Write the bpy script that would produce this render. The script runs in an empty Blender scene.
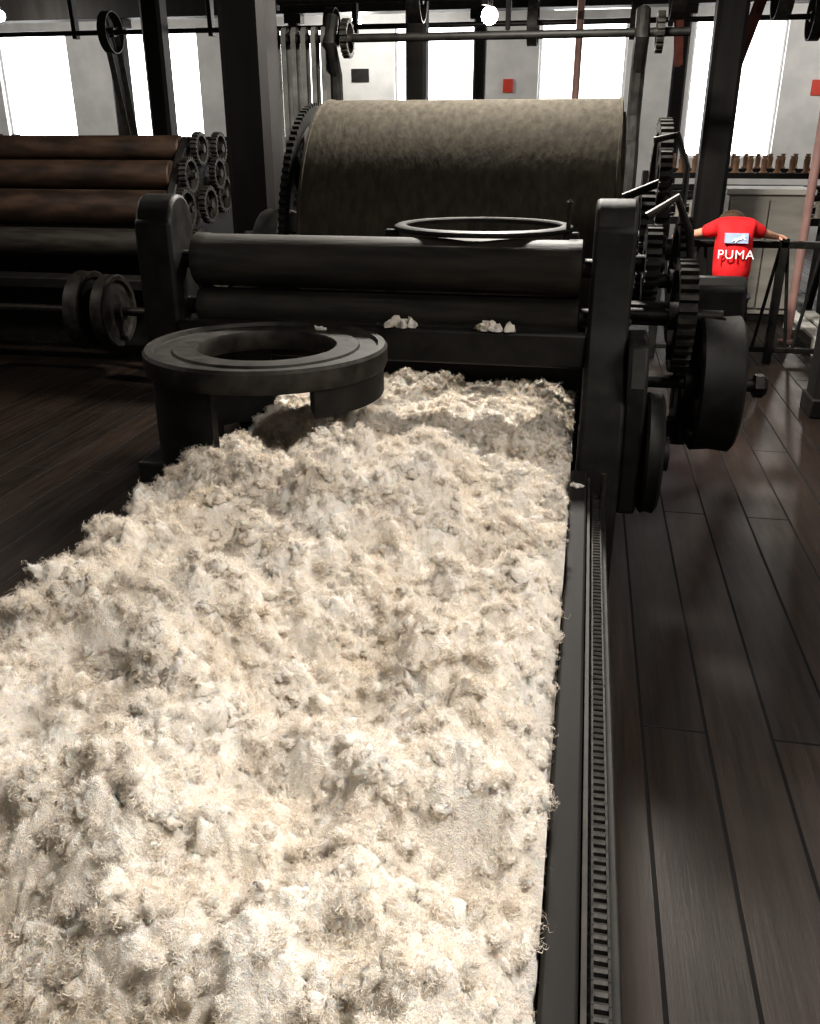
import bpy, math, random, bmesh
import numpy as np
from mathutils import Vector, Matrix, noise
random.seed(7); rng=np.random.default_rng(5)
S=bpy.context.scene
S.view_settings.view_transform='Standard'
try: S.view_settings.look='Medium High Contrast'
except Exception: pass
col=S.collection
pi=math.pi
# ------------------------------------------------------------------ materials
def mat(name,c1,c2=None,scale=6,rough=.5,metal=0,bump=0,stretch=(1,1,1),spec=.5,sheen=0,rvar=0,detail=6,pos=(.35,.65)):
    m=bpy.data.materials.new(name); m.use_nodes=True
    nt=m.node_tree; b=nt.nodes['Principled BSDF']
    c2=c2 or c1
    tc=nt.nodes.new('ShaderNodeTexCoord'); mp=nt.nodes.new('ShaderNodeMapping')
    mp.inputs['Scale'].default_value=stretch
    nz=nt.nodes.new('ShaderNodeTexNoise'); nz.inputs['Scale'].default_value=scale; nz.inputs['Detail'].default_value=detail
    rp=nt.nodes.new('ShaderNodeValToRGB')
    rp.color_ramp.elements[0].position=pos[0]; rp.color_ramp.elements[1].position=pos[1]
    rp.color_ramp.elements[0].color=(*c1,1); rp.color_ramp.elements[1].color=(*c2,1)
    L=nt.links.new
    L(tc.outputs['Object'],mp.inputs['Vector']); L(mp.outputs['Vector'],nz.inputs['Vector'])
    L(nz.outputs['Fac'],rp.inputs['Fac']); L(rp.outputs['Color'],b.inputs['Base Color'])
    b.inputs['Roughness'].default_value=rough; b.inputs['Metallic'].default_value=metal
    b.inputs['Specular IOR Level'].default_value=spec
    if sheen: b.inputs['Sheen Weight'].default_value=sheen
    if rvar:
        mr=nt.nodes.new('ShaderNodeMapRange'); mr.inputs['To Min'].default_value=rough-rvar; mr.inputs['To Max'].default_value=rough+rvar
        L(nz.outputs['Fac'],mr.inputs['Value']); L(mr.outputs['Result'],b.inputs['Roughness'])
    if bump:
        bp=nt.nodes.new('ShaderNodeBump'); bp.inputs['Strength'].default_value=bump; bp.inputs['Distance'].default_value=.01
        L(nz.outputs['Fac'],bp.inputs['Height']); L(bp.outputs['Normal'],b.inputs['Normal'])
    return m
def emis(name,c,s):
    m=mat(name,c,c,rough=.5); b=m.node_tree.nodes['Principled BSDF']
    b.inputs['Emission Color'].default_value=(*c,1); b.inputs['Emission Strength'].default_value=s
    return m
IRON=mat('black_iron',(.008,.0078,.007),(.019,.018,.0155),14,.55,0,.25,rvar=.12,spec=.33)
IRON2=mat('worn_iron',(.015,.014,.0125),(.042,.038,.032),20,.55,.1,.2,rvar=.1,spec=.33)
ROLL=mat('roller_iron',(.018,.017,.0145),(.038,.0345,.028),30,.55,0,.3,stretch=(.15,1,1),rvar=.08,spec=.33)
CYL=mat('card_clothing',(.042,.038,.031),(.078,.070,.056),30,1,0,.5,stretch=(1.2,.5,.5),pos=(.25,.75),spec=.04,detail=12)
RUST=mat('rusty_roller',(.022,.014,.010),(.07,.042,.028),12,.6,0,.3,stretch=(.3,1,1),spec=.35)
COLW=mat('column_paint',(.006,.0055,.005),(.015,.013,.012),8,.65,0,.3,stretch=(1,1,.15),spec=.3)
WOODR=mat('dark_rail_wood',(.006,.0055,.005),(.014,.0125,.011),10,.65,0,.3,stretch=(1,.1,1),spec=.25)
STEEL=mat('chain_steel',(.010,.009,.008),(.030,.027,.023),60,.5,.4,.1,spec=.4)
BELT=mat('leather_belt',(.10,.03,.02),(.18,.055,.04),8,.7)
BELTG=mat('grey_belt',(.07,.07,.065),(.14,.14,.13),8,.7)
WALL=mat('whitewash',(.66,.67,.67),(.78,.78,.77),3,.9,0,.15)
CEIL=mat('ceiling_boards',(.03,.027,.024),(.06,.05,.045),6,.85,0,.2,stretch=(1,.1,1))
GLOW=emis('window_daylight',(1,1,1),5.5)
BULB=emis('lamp_glow',(1,.97,.9),30)
FRAMEW=mat('window_paint',(.6,.6,.6),(.7,.7,.7),5,.6)
RED=mat('red_cotton',(.60,.008,.012),(.75,.02,.025),10,.8)
SKIN=mat('skin',(.62,.33,.22),(.68,.38,.27),8,.55)
HAIR=mat('brown_hair',(.035,.02,.012),(.09,.05,.028),60,.7)
DENIM=mat('dark_denim',(.012,.014,.022),(.03,.034,.05),30,.85)
SHOE=mat('shoe_rubber',(.03,.03,.03),(.05,.05,.05),10,.6)
WHITE=mat('white_print',(.85,.87,.9),(.88,.9,.92),5,.7)
BLUEP=mat('pale_blue_print',(.30,.38,.55),(.36,.45,.62),30,.7)
CAB=mat('grey_wood_cabinet',(.24,.23,.21),(.36,.34,.30),8,.6,0,.2,stretch=(.2,1,1))
CABT=mat('grey_table_top',(.42,.41,.38),(.55,.53,.48),8,.6,0,.2,stretch=(.2,1,1))
BOB=mat('bobbin_wood',(.22,.12,.07),(.36,.21,.12),12,.6)
YARN=mat('cream_yarn',(.6,.56,.48),(.75,.7,.6),30,.9)
PINK=mat('pink_paint',(.32,.19,.17),(.4,.25,.22),6,.6)
SIGN=mat('sign_red',(.6,.05,.03),(.7,.07,.04),5,.5)
PALE=mat('pale_floor_reflection',(.55,.53,.48),(.7,.68,.63),8,.5,0,.1,stretch=(.2,1,1))  # pale tone imitates window light reflected off the floor
def floor_mat():
    m=bpy.data.materials.new('plank_floor'); m.use_nodes=True; nt=m.node_tree; L=nt.links.new; N=nt.nodes.new
    b=nt.nodes['Principled BSDF']; tc=N('ShaderNodeTexCoord')
    mp=N('ShaderNodeMapping'); mp.inputs['Rotation'].default_value=(0,0,pi/2); mp.inputs['Location'].default_value=(0,.06,0)
    br=N('ShaderNodeTexBrick'); br.inputs['Scale'].default_value=1; br.inputs['Brick Width'].default_value=2.7; br.inputs['Row Height'].default_value=.185
    br.inputs['Mortar Size'].default_value=.0055; br.inputs['Mortar Smooth'].default_value=.3; br.offset=.37; br.inputs['Bias'].default_value=0
    br.inputs['Color1'].default_value=(0,0,0,1); br.inputs['Color2'].default_value=(1,1,1,1); br.inputs['Mortar'].default_value=(.5,.5,.5,1)
    L(tc.outputs['Object'],mp.inputs['Vector']); L(mp.outputs['Vector'],br.inputs['Vector'])
    mp2=N('ShaderNodeMapping'); mp2.inputs['Scale'].default_value=(14,.8,1); L(tc.outputs['Object'],mp2.inputs['Vector'])
    nz=N('ShaderNodeTexNoise'); nz.inputs['Scale'].default_value=2.5; nz.inputs['Detail'].default_value=9; nz.inputs['Roughness'].default_value=.7; L(mp2.outputs['Vector'],nz.inputs['Vector'])
    mp3=N('ShaderNodeMapping'); mp3.inputs['Scale'].default_value=(5,1,1); L(tc.outputs['Object'],mp3.inputs['Vector'])
    nb=N('ShaderNodeTexNoise'); nb.inputs['Scale'].default_value=1.6; nb.inputs['Detail'].default_value=8; nb.inputs['Roughness'].default_value=.65; L(mp3.outputs['Vector'],nb.inputs['Vector'])
    ra=N('ShaderNodeValToRGB'); ra.color_ramp.elements[0].color=(.007,.0046,.0034,1); ra.color_ramp.elements[1].color=(.038,.0245,.0165,1)
    ra.color_ramp.elements[0].position=.3; ra.color_ramp.elements[1].position=.72
    L(nz.outputs['Fac'],ra.inputs['Fac'])
    mx=N('ShaderNodeMix'); mx.data_type='RGBA'; mx.blend_type='MULTIPLY'; mx.inputs[0].default_value=.5
    L(ra.outputs['Color'],mx.inputs[6]); L(br.outputs['Color'],mx.inputs[7])
    m2=N('ShaderNodeMix'); m2.data_type='RGBA'; m2.inputs[7].default_value=(.001,.0008,.0008,1)
    L(br.outputs['Fac'],m2.inputs[0]); L(mx.outputs[2],m2.inputs[6]); L(m2.outputs[2],b.inputs['Base Color'])
    mr=N('ShaderNodeMapRange'); mr.inputs['From Min'].default_value=.3; mr.inputs['From Max'].default_value=.7; mr.inputs['To Min'].default_value=.40; mr.inputs['To Max'].default_value=.56
    L(nb.outputs['Fac'],mr.inputs['Value']); 
    m4=N('ShaderNodeMath'); m4.operation='MULTIPLY_ADD'; m4.inputs[1].default_value=.4; L(br.outputs['Fac'],m4.inputs[0]); L(mr.outputs['Result'],m4.inputs[2]); L(m4.outputs[0],b.inputs['Roughness'])
    ad=N('ShaderNodeMath'); ad.operation='MULTIPLY_ADD'; ad.inputs[1].default_value=-4; L(br.outputs['Fac'],ad.inputs[0]); L(nz.outputs['Fac'],ad.inputs[2])
    bp=N('ShaderNodeBump'); bp.inputs['Strength'].default_value=.5; bp.inputs['Distance'].default_value=.004
    L(ad.outputs[0],bp.inputs['Height']); L(bp.outputs['Normal'],b.inputs['Normal'])
    b.inputs['Specular IOR Level'].default_value=.42
    return m
FLOOR=floor_mat()
def wool_mat(name,fib):
    m=bpy.data.materials.new(name); m.use_nodes=True; nt=m.node_tree; L=nt.links.new; N=nt.nodes.new
    b=nt.nodes['Principled BSDF']; tc=N('ShaderNodeTexCoord')
    n1=N('ShaderNodeTexNoise'); n1.inputs['Scale'].default_value=6; n1.inputs['Detail'].default_value=5; L(tc.outputs['Object'],n1.inputs['Vector'])
    r=N('ShaderNodeValToRGB'); e=r.color_ramp.elements
    e[0].position=.25; e[0].color=(.83,.75,.645,1); e[1].position=.75; e[1].color=(.93,.89,.83,1)
    k=e.new(.5); k.color=(.90,.84,.76,1)
    L(n1.outputs['Fac'],r.inputs['Fac']); L(r.outputs['Color'],b.inputs['Base Color'])
    b.inputs['Roughness'].default_value=1; b.inputs['Specular IOR Level'].default_value=.03
    if fib:
        t=N('ShaderNodeBsdfTranslucent'); L(r.outputs['Color'],t.inputs['Color']); mx=N('ShaderNodeMixShader'); mx.inputs[0].default_value=.42
        L(b.outputs[0],mx.inputs[1]); L(t.outputs[0],mx.inputs[2]); L(mx.outputs[0],nt.nodes['Material Output'].inputs['Surface'])
    else:
        n2=N('ShaderNodeTexNoise'); n2.inputs['Scale'].default_value=260; n2.inputs['Detail'].default_value=6; n2.inputs['Distortion'].default_value=1.5; L(tc.outputs['Object'],n2.inputs['Vector'])
        bp=N('ShaderNodeBump'); bp.inputs['Strength'].default_value=1; bp.inputs['Distance'].default_value=.009
        L(n2.outputs['Fac'],bp.inputs['Height']); L(bp.outputs['Normal'],b.inputs['Normal'])
        b.inputs['Subsurface Weight'].default_value=.5; b.inputs['Subsurface Radius'].default_value=(1,.8,.6); b.inputs['Subsurface Scale'].default_value=.005
    return m
WOOL=wool_mat('raw_wool',False); WOOLF=wool_mat('wool_fibre',True)
# ------------------------------------------------------------------ builders
ROOT={}
def tag(o,label,cat,group=None,kind=None):
    o['label']=label; o['category']=cat
    if group:o['group']=group
    if kind:o['kind']=kind
    return o
def thing(name,loc,label,cat,group=None):
    e=bpy.data.objects.new(name,None); e.empty_display_size=.1; e.location=loc; col.objects.link(e)
    ROOT[e]=Vector(loc); return tag(e,label,cat,group)
class G:
    def __init__(s): s.v=[]; s.f=[]
    def add(s,vs,fs):
        n=len(s.v); s.v+= [tuple(v) for v in vs]; s.f+=[tuple(i+n for i in f) for f in fs]; return s
    def box(s,x0,x1,y0,y1,z0,z1):
        return s.add([(x0,y0,z0),(x1,y0,z0),(x1,y1,z0),(x0,y1,z0),(x0,y0,z1),(x1,y0,z1),(x1,y1,z1),(x0,y1,z1)],
          [(0,3,2,1),(4,5,6,7),(0,1,5,4),(1,2,6,5),(2,3,7,6),(3,0,4,7)])
    def lathe(s,c,ax,prof,seg=48,a0=0,a1=2*pi,closed=False):
        ax=Vector(ax).normalized(); u=ax.orthogonal().normalized()
        if abs(ax.z)>.9: u=Vector((1,0,0))
        if abs(ax.x)>.9: u=Vector((0,1,0))
        w=ax.cross(u); full=abs(a1-a0-2*pi)<1e-6; n=seg if full else seg+1
        c=Vector(c); vs=[]
        for i in range(n):
            a=a0+(a1-a0)*i/seg; d=u*math.cos(a)+w*math.sin(a)
            for r,h in prof: vs.append(c+d*r+ax*h)
        m=len(prof); fs=[]
        for i in range(seg):
            j=(i+1)%n
            for k in range(m if closed else m-1):
                k2=(k+1)%m
                fs.append((i*m+k,j*m+k,j*m+k2,i*m+k2))
        if not full and closed:
            fs.append(tuple(range(m))); fs.append(tuple((n-1)*m+k for k in reversed(range(m))))
        if not closed and full:
            if prof[0][0]>1e-6: fs.append(tuple(i*m for i in reversed(range(n))))
            if prof[-1][0]>1e-6: fs.append(tuple(i*m+m-1 for i in range(n)))
        return s.add(vs,fs)
    def cyl(s,p0,p1,r,seg=24,r2=None,ch=0):
        p0=Vector(p0);p1=Vector(p1);L=(p1-p0).length; r2=r if r2 is None else r2
        prof=[(r,0),(r2,L)] if not ch else [(r-ch,0),(r,ch),(r2,L-ch),(r2-ch,L)]
        return s.lathe(p0,(p1-p0),prof,seg)
    def prism(s,poly,x0,x1,ax='x'):
        n=len(poly)
        P=lambda t,p:(t,p[0],p[1]) if ax=='x' else ((p[0],t,p[1]) if ax=='y' else (p[0],p[1],t))
        vs=[P(x0,p) for p in poly]+[P(x1,p) for p in poly]
        fs=[tuple(range(n))[::-1],tuple(range(n,2*n))]+[(i,(i+1)%n,n+(i+1)%n,n+i) for i in range(n)]
        return s.add(vs,fs)
    def gear(s,c,r,w,teeth,depth=.02,hub=.04,spokes=5,inner=.75):
        cx,cy,cz=c; pr=[]
        for i in range(teeth):
            for k,(da,rr) in enumerate([(0,r-depth),(.25,r-depth),(.35,r),(.75,r),(.85,r-depth)]):
                a=2*pi*(i+da)/teeth; pr.append((rr,a))
        n=len(pr); ri=r*inner if spokes else hub
        vs=[];fs=[]
        for x in (cx-w/2,cx+w/2):
            vs+=[(x,cy+a[0]*math.cos(a[1]),cz+a[0]*math.sin(a[1])) for a in pr]
            vs+=[(x,cy+ri*math.cos(a[1]),cz+ri*math.sin(a[1])) for a in pr]
        for i in range(n):
            j=(i+1)%n
            fs+=[(i,j,2*n+j,2*n+i),(n+i,3*n+i,3*n+j,n+j),(i,n+i,n+j,j),(2*n+i,2*n+j,3*n+j,3*n+i)]
        s.add(vs,fs)
        if spokes:
            s.cyl((cx-w*.8,cy,cz),(cx+w*.8,cy,cz),hub,20)
            for i in range(spokes):
                a=2*pi*i/spokes+.3; s.cyl((cx,cy+hub*.8*math.cos(a),cz+hub*.8*math.sin(a)),(cx,cy+(ri+.004)*math.cos(a),cz+(ri+.004)*math.sin(a)),max(.01,hub*.35),8)
        return s
    def tube(s,path,r,seg=8,closed=False):
        P=[Vector(p) for p in path]; n=len(P); vs=[];fs=[]
        up=None
        for i,p in enumerate(P):
            a=P[(i-1)%n] if (closed or i>0) else p; b=P[(i+1)%n] if (closed or i<n-1) else p
            t=(b-a).normalized()
            if up is None: up=t.orthogonal().normalized()
            up=(up-t*up.dot(t)).normalized(); w=t.cross(up)
            rr=r[i] if isinstance(r,(list,tuple)) else r
            for k in range(seg):
                an=2*pi*k/seg; vs.append(p+(up*math.cos(an)+w*math.sin(an))*rr)
        for i in range(n if closed else n-1):
            j=(i+1)%n
            for k in range(seg):
                fs.append((i*seg+k,i*seg+(k+1)%seg,j*seg+(k+1)%seg,j*seg+k))
        if not closed: fs.append(tuple(reversed(range(seg)))); fs.append(tuple((n-1)*seg+k for k in range(seg)))
        return s.add(vs,fs)
    def build(s,name,m,parent=None,bevel=0,label=None,smooth=True):
        off=ROOT[parent] if parent else None
        if off is None:
            a=np.array(s.v); off=Vector(((a[:,0].min()+a[:,0].max())/2,(a[:,1].min()+a[:,1].max())/2,a[:,2].min()))
        me=bpy.data.meshes.new(name); me.from_pydata([(v[0]-off.x,v[1]-off.y,v[2]-off.z) for v in s.v],[],s.f)
        me.materials.append(m)
        bm=bmesh.new(); bm.from_mesh(me); bmesh.ops.recalc_face_normals(bm,faces=bm.faces); bm.to_mesh(me); bm.free()
        if smooth:
            me.polygons.foreach_set('use_smooth',[True]*len(me.polygons)); me.set_sharp_from_angle(angle=math.radians(35))
        o=bpy.data.objects.new(name,me); col.objects.link(o)
        if parent: o.parent=parent
        else: o.location=off
        ROOT[o]=off
        if bevel:
            b=o.modifiers.new('bevel','BEVEL'); b.width=bevel; b.segments=2; b.limit_method='ANGLE'; b.angle_limit=math.radians(40)
        if label:o['label']=label
        return o
def struct(o,label,cat): return tag(o,label,cat,kind='structure')
# ------------------------------------------------------------------ room
X0,X1,Y0,Y1,ZC=-13.,7.,-3.,16.,3.6
ZB=3.3
struct(G().box(X0,X1,Y0,Y1+.3,-.1,0).build('floor',FLOOR),'dark worn plank floor with a dull sheen','floor')
struct(G().box(X0,X1,Y0,Y1+.3,ZC,ZC+.1).build('ceiling',CEIL),'dark boarded mill ceiling','ceiling')
WX=[-12.3,-9.9,-7.46,-5.02,-2.63,-.25,2.13,4.53]; ww=.69; zs,zt=1.34,3.36
g=G(); g.box(X0,X1,Y1,Y1+.3,0,zs); g.box(X0,X1,Y1,Y1+.3,zt,ZC)
xs=[X0]+[e for w in WX for e in (w-ww,w+ww)]+[X1]
for i in range(0,len(xs),2): g.box(xs[i],xs[i+1],Y1,Y1+.3,zs,zt)
struct(g.build('wall_north',WALL,smooth=False),'whitewashed wall pierced by tall bright windows','wall')
struct(G().box(X0-.2,X0,Y0,Y1+.3,0,ZC).build('wall_west',WALL),'whitewashed side wall','wall')
struct(G().box(X1,X1+.2,Y0,Y1+.3,0,ZC).build('wall_east',WALL),'whitewashed side wall','wall')
struct(G().box(X0,X1,Y0-.2,Y0,0,ZC).build('wall_south',WALL),'whitewashed end wall','wall')
for i,w in enumerate(WX):
    e=thing('window_%d'%(i+1),(w,Y1+.15,zs),'tall white-framed window overexposed with daylight','window'); e['kind']='structure'
    G().box(w-ww,w+ww,Y1+.16,Y1+.18,zs,zt).build('glass_pane',GLOW,e)
    g=G()
    g.box(w-ww,w-ww+.04,Y1+.1,Y1+.2,zs,zt);g.box(w+ww-.04,w+ww,Y1+.1,Y1+.2,zs,zt)
    g.box(w-ww,w+ww,Y1+.1,Y1+.2,zs,zs+.04);g.box(w-ww,w+ww,Y1+.1,Y1+.2,zt-.04,zt)
    g.build('window_frame',FRAMEW,e)
for i,y in enumerate([2.,5.3,8.2,11.3,14.2]):
    tag(G().box(X0,X1,y-.16,y+.16,ZB,ZC).build('ceiling_beam',COLW,bevel=.01),'dark painted timber beam under the ceiling','beam','ceiling beams')
def column(x,y,w,label,rnd=False):
    e=thing('column',(x,y,0),label,'column','timber columns of the mill')
    g=G()
    c=w*.14
    poly=[(x-w/2+c,y-w/2),(x+w/2-c,y-w/2),(x+w/2,y-w/2+c),(x+w/2,y+w/2-c),(x+w/2-c,y+w/2),(x-w/2+c,y+w/2),(x-w/2,y+w/2-c),(x-w/2,y-w/2+c)]
    g.prism(poly,.12,ZB-.12,'z'); g.build('shaft',COLW,e,smooth=False)
    G().box(x-w*.56,x+w*.56,y-w*.56,y+w*.56,0,.12).build('base',COLW,e,bevel=.01)
    G().box(x-w*.8,x+w*.8,y-w*.62,y+w*.62,ZB-.12,ZB).build('capital',COLW,e,bevel=.01)
    return e
L0='square dark-painted timber column with chamfered corners'
column(-1.93,5.3,.27,'thick dark timber column beside the carding machine')
column(1.60,5.8,.26,'thick dark timber column near the guard railing')
column(1.0,8.2,.24,'dark timber column behind the guard railing')
for x,y,w in [(-5.3,11.3,.26),(-7.3,14.2,.24),(-2.07,11.3,.24),(-1.68,14.2,.18),(-4.45,14.2,.16),(1.12,14.2,.2),(-8.6,8.2,.26),(4.2,8.2,.26)]:
    column(x,y,w,L0)
# ------------------------------------------------------------------ feed table
T=thing('feed_table',(-.57,1.3,0),'long dark feed table of the carding machine heaped with wool','feed table')
TY0,TY1=-.5,3.55
G().box(-1.16,.0,TY0,TY1,.50,.53).build('apron_belt',WOODR,T)
G().box(-1.22,-1.165,TY0,2.22,.40,.635).build('side_rail',WOODR,T,bevel=.006)
G().box(.012,.062,TY0,2.78,.36,.60).build('side_rail',WOODR,T,bevel=.006)
G().box(.066,.074,TY0,2.78,.50,.575).build('edge_strip',IRON2,T,label='thin worn metal edge strip')
G().box(.064,.128,TY0,2.78,.40,.50).build('chain_shelf',IRON,T,bevel=.004)
g=G()
y=TY0+.03
while y<2.76:
    g.lathe((.082,y,.528),(1,0,0),[(.008,0),(.008,.028)],8)
    for xx in (.082,.106):
        g.prism([(y-.002,.520),(y+.018,.520),(y+.022,.528),(y+.018,.536),(y-.002,.536),(y-.006,.528)],xx,xx+.004)
    y+=.019
ch=g.build('drive_chain',STEEL,T,label='greasy steel roller chain'); ch['kind']='stuff'
for yy in (-.3,1.1,2.3):
    for xx in (-1.2,.01):
        G().box(xx-.005,xx+.05,yy,yy+.07,0,.405).build('leg',IRON,T,bevel=.006)
G().box(-1.16,.01,-.3,-.25,.15,.2).build('stretcher',IRON,T)
G().box(.015,.035,-.2,2.3,.2,.36).build('side_panel',IRON,T)
# ------------------------------------------------------------------ wool
def h2(ix,iy,s):
    n=(ix.astype(np.int64)*374761393+iy.astype(np.int64)*668265263+s*1442695041)&0xffffffff
    n=((n^(n>>13))*1274126177)&0xffffffff
    n=((n^(n>>16))*2246822519)&0xffffffff
    return ((n^(n>>15))&0xffffff)/float(0xffffff)
def vn(x,y,s):
    ix=np.floor(x);iy=np.floor(y);fx=x-ix;fy=y-iy;fx=fx*fx*fx*(fx*(fx*6-15)+10);fy=fy*fy*fy*(fy*(fy*6-15)+10)
    a=h2(ix,iy,s);b=h2(ix+1,iy,s);c=h2(ix,iy+1,s);d=h2(ix+1,iy+1,s)
    return (a*(1-fx)+b*fx)*(1-fy)+(c*(1-fx)+d*fx)*fy
def fbm(x,y,s,o=4):
    r=0;a=.5;t=0
    for i in range(o): r=r+a*vn(x*2**i,y*2**i,s+i*17); t+=a; a*=.5
    return r/t-.5
def wor(x,y,s):
    ix=np.floor(x);iy=np.floor(y);F=np.full(x.shape,9.);
    for i in (-1,0,1):
        for j in (-1,0,1):
            cx=ix+i;cy=iy+j
            px=cx+.1+.8*h2(cx,cy,s);py=cy+.1+.8*h2(cx,cy,s+5); 
            F=np.minimum(F,(px-x)**2+(py-y)**2)
    return F
def bil(x,y,s): return np.sqrt(np.maximum(0,1-wor(x,y,s)/1.0))
WXa,WXb,WYa,WYb=-1.155,.008,-.45,3.55
def surf(x,y):
    wx=x+.09*fbm(x*6,y*6,3)+.02*fbm(x*25,y*25,5); wy=y+.09*fbm(x*6,y*6,9)+.02*fbm(x*25,y*25,7)
    wx2=wx+.016*fbm(x*60,y*60,15); wy2=wy+.016*fbm(x*60,y*60,17)
    h=.545+.13*fbm(x*2.6,y*2.2,21,2)+.06*fbm(x*9,y*9,25,2)
    h+=.120*bil(wx*5.6,wy*5.6,41)*(.3+1.1*vn(x*5,y*5,77))+.090*bil(wx*11.5,wy*11.5,43)*(.25+1.25*vn(x*9,y*9,78))
    h+=.042*bil(wx2*25,wy2*25,45)*(.15+1.5*vn(x*13,y*13,80))+.020*bil(wx2*55,wy2*55,46)*(.3+1.3*vn(x*30,y*30,81))+.012*fbm(x*110,y*110,49,2)
    h+=.045*np.exp(-((y-1.95)/.35)**2-((x+.62)/.35)**2)
    h-=.045*np.exp(-((y-2.58)/.25)**2)
    t=np.clip((y-2.65)/.3,0,1); lim=np.where(h>.64,.64+.4*(h-.64),h)
    h=h*(1-t)+lim*t
    ed=np.minimum(x-WXa,WXb-x)+.05*fbm(x*10,y*10,61)
    e=np.clip(ed/.10,0,1); e=np.sqrt(1-(1-e)**2)
    ye=np.clip(np.minimum(WYb-y,y-WYa)/.05,0,1)
    return .535+(np.maximum(.01,h-.564)+.032*t)*(.15+.85*e)*ye
gs=.003
xg=np.arange(WXa,WXb+gs,gs); yg=np.arange(WYa,WYb+gs,gs)
XX,YY=np.meshgrid(xg,yg); H0=surf(XX,YY); H=H0.copy(); ny,nx=H.shape
idx=np.arange(ny*nx).reshape(ny,nx)
F1=np.stack([idx[:-1,:-1],idx[:-1,1:],idx[1:,1:],idx[1:,:-1]],-1).reshape(-1,4)
V1=np.stack([XX,YY,H0],-1).reshape(-1,3)
gy,gx=np.gradient(H0,gs); NN=np.stack([-gx,-gy,np.ones_like(gx)],-1); NN/=np.linalg.norm(NN,axis=-1,keepdims=True)
def proto(sub,seed):
    bm=bmesh.new(); bmesh.ops.create_icosphere(bm,subdivisions=sub,radius=1)
    vs=np.array([v.co[:] for v in bm.verts]); fs=np.array([[v.index for v in f.verts] for f in bm.faces]); bm.free()
    o=Vector((seed*7.3,seed*3.1,seed*1.7)); out=[]
    for v in vs:
        q=Vector(v); p=q*1.3+o
        w=noise.noise_vector(p)*.5
        n=.4*noise.noise(q*2.1+o)+.40*(.35-abs(noise.noise(q*3.2+w+o)))*1.6+.35*(.3-abs(noise.noise(q*6+w*2+o)))*2
        r=max(.35,.85+n); d=q*r+noise.noise_vector(q*1.3+o*2)*.5+noise.noise_vector(q*4+o)*.24
        out.append((d.x*1.2,d.y*.85,d.z*.7))
    return np.array(out),fs
Pl=[proto(2,i+61) for i in range(18)]
TV=[];TN=[];TF=[];off=0
def rotm(r):
    q=r.normal(0,1,4); q/=np.linalg.norm(q); w,x,y,z=q
    return np.array([[1-2*(y*y+z*z),2*(x*y-z*w),2*(x*z+y*w)],[2*(x*y+z*w),1-2*(x*x+z*z),2*(y*z-x*w)],[2*(x*z-y*w),2*(y*z+x*w),1-2*(x*x+y*y)]])
def put(n,r0,r1,ylo,yhi,dz0,dz1,protos):
    global off
    for _ in range(n):
        x=rng.uniform(WXa+.004,WXb-.004); y=rng.uniform(ylo,yhi); r=r0+(r1-r0)*rng.random()**1.5
        x=min(max(x,WXa+r*1.1),WXb-r*1.1)
        i=min(max(int((y-WYa)/gs),0),ny-1); j=min(max(int((x-WXa)/gs),0),nx-1)
        z=H[i,j]*.3+H0[i,j]*.7+r*rng.uniform(dz0,dz1); z=max(z,.54+r*.6)
        pv,pf=protos[rng.integers(len(protos))]
        c=np.array([x,y,z]); v0=(pv@rotm(rng).T)*r; v=v0+c
        TN.append(v0/np.linalg.norm(v0,axis=1,keepdims=True))
        v[:,2]=np.maximum(v[:,2],.535); v[:,0]=np.clip(v[:,0],WXa-.003,WXb+.018) if y<2.7 else np.clip(v[:,0],WXa,WXb)
        v[:,1]=np.minimum(v[:,1],3.56)
        TV.append(v);TF.append(pf+off);off+=len(v)
        k=int(r/gs)+1; i0,i1,j0,j1=max(0,i-k),min(ny,i+k+1),max(0,j-k),min(nx,j+k+1)
        dd=(XX[i0:i1,j0:j1]-x)**2+(YY[i0:i1,j0:j1]-y)**2
        H[i0:i1,j0:j1]=np.where(dd<(r*.85)**2,np.maximum(H[i0:i1,j0:j1],z+np.sqrt(np.maximum(0,(r*.85)**2-dd))*.8),H[i0:i1,j0:j1])
put(450,.014,.024,WYa+.4,WYb-.02,-.4,.1,Pl)
put(3600,.009,.016,WYa+.5,WYb,-.2,.45,Pl)
TV=np.concatenate(TV);TN=np.concatenate(TN);TFc=np.concatenate(TF)
ii=np.clip(((TV[:,1]-WYa)/gs).astype(int),0,ny-1); jj=np.clip(((TV[:,0]-WXa)/gs).astype(int),0,nx-1)
vis=np.where((TV[:,2]>H[ii,jj]-.011)&(TN[:,2]>-.35)&(TV[:,1]>.12)&(TV[:,1]<3.54))[0]
def dens(y): return np.clip(1.5-y*.35,.38,1)
def pick(n):
    m=int(n*.62)
    c=vis[rng.integers(0,len(vis),m*2)]; c=c[rng.random(len(c))<dens(TV[c,1])][:m]
    P=TV[c]+rng.normal(0,.0016,(len(c),3)); Nn=TN[c].copy()
    k=n-len(P)
    y=rng.uniform(.12,3.53,k*3); y=y[rng.random(k*3)<dens(y)][:k]; k=len(y); x=rng.uniform(WXa+.004,WXb-.004,k)
    i=((y-WYa)/gs).astype(int); j=((x-WXa)/gs).astype(int)
    ok=H0[i,j]>H[i,j]-.012
    P=np.concatenate([P,np.stack([x,y,H0[i,j]],-1)[ok]]); Nn=np.concatenate([Nn,NN[i,j][ok]])
    return P,Nn
def frame(P,Nn,n,lo,lift):
    Nn=Nn+rng.normal(0,.25,(n,3)); Nn/=np.linalg.norm(Nn,axis=1,keepdims=True)
    R=rng.normal(0,1,(n,3)); Td=R-Nn*np.sum(R*Nn,1,keepdims=True); Td/=np.linalg.norm(Td,axis=1,keepdims=True)
    D=Td+Nn*rng.uniform(lo,lift,(n,1)); D/=np.linalg.norm(D,axis=1,keepdims=True)
    return D,Nn
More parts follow.
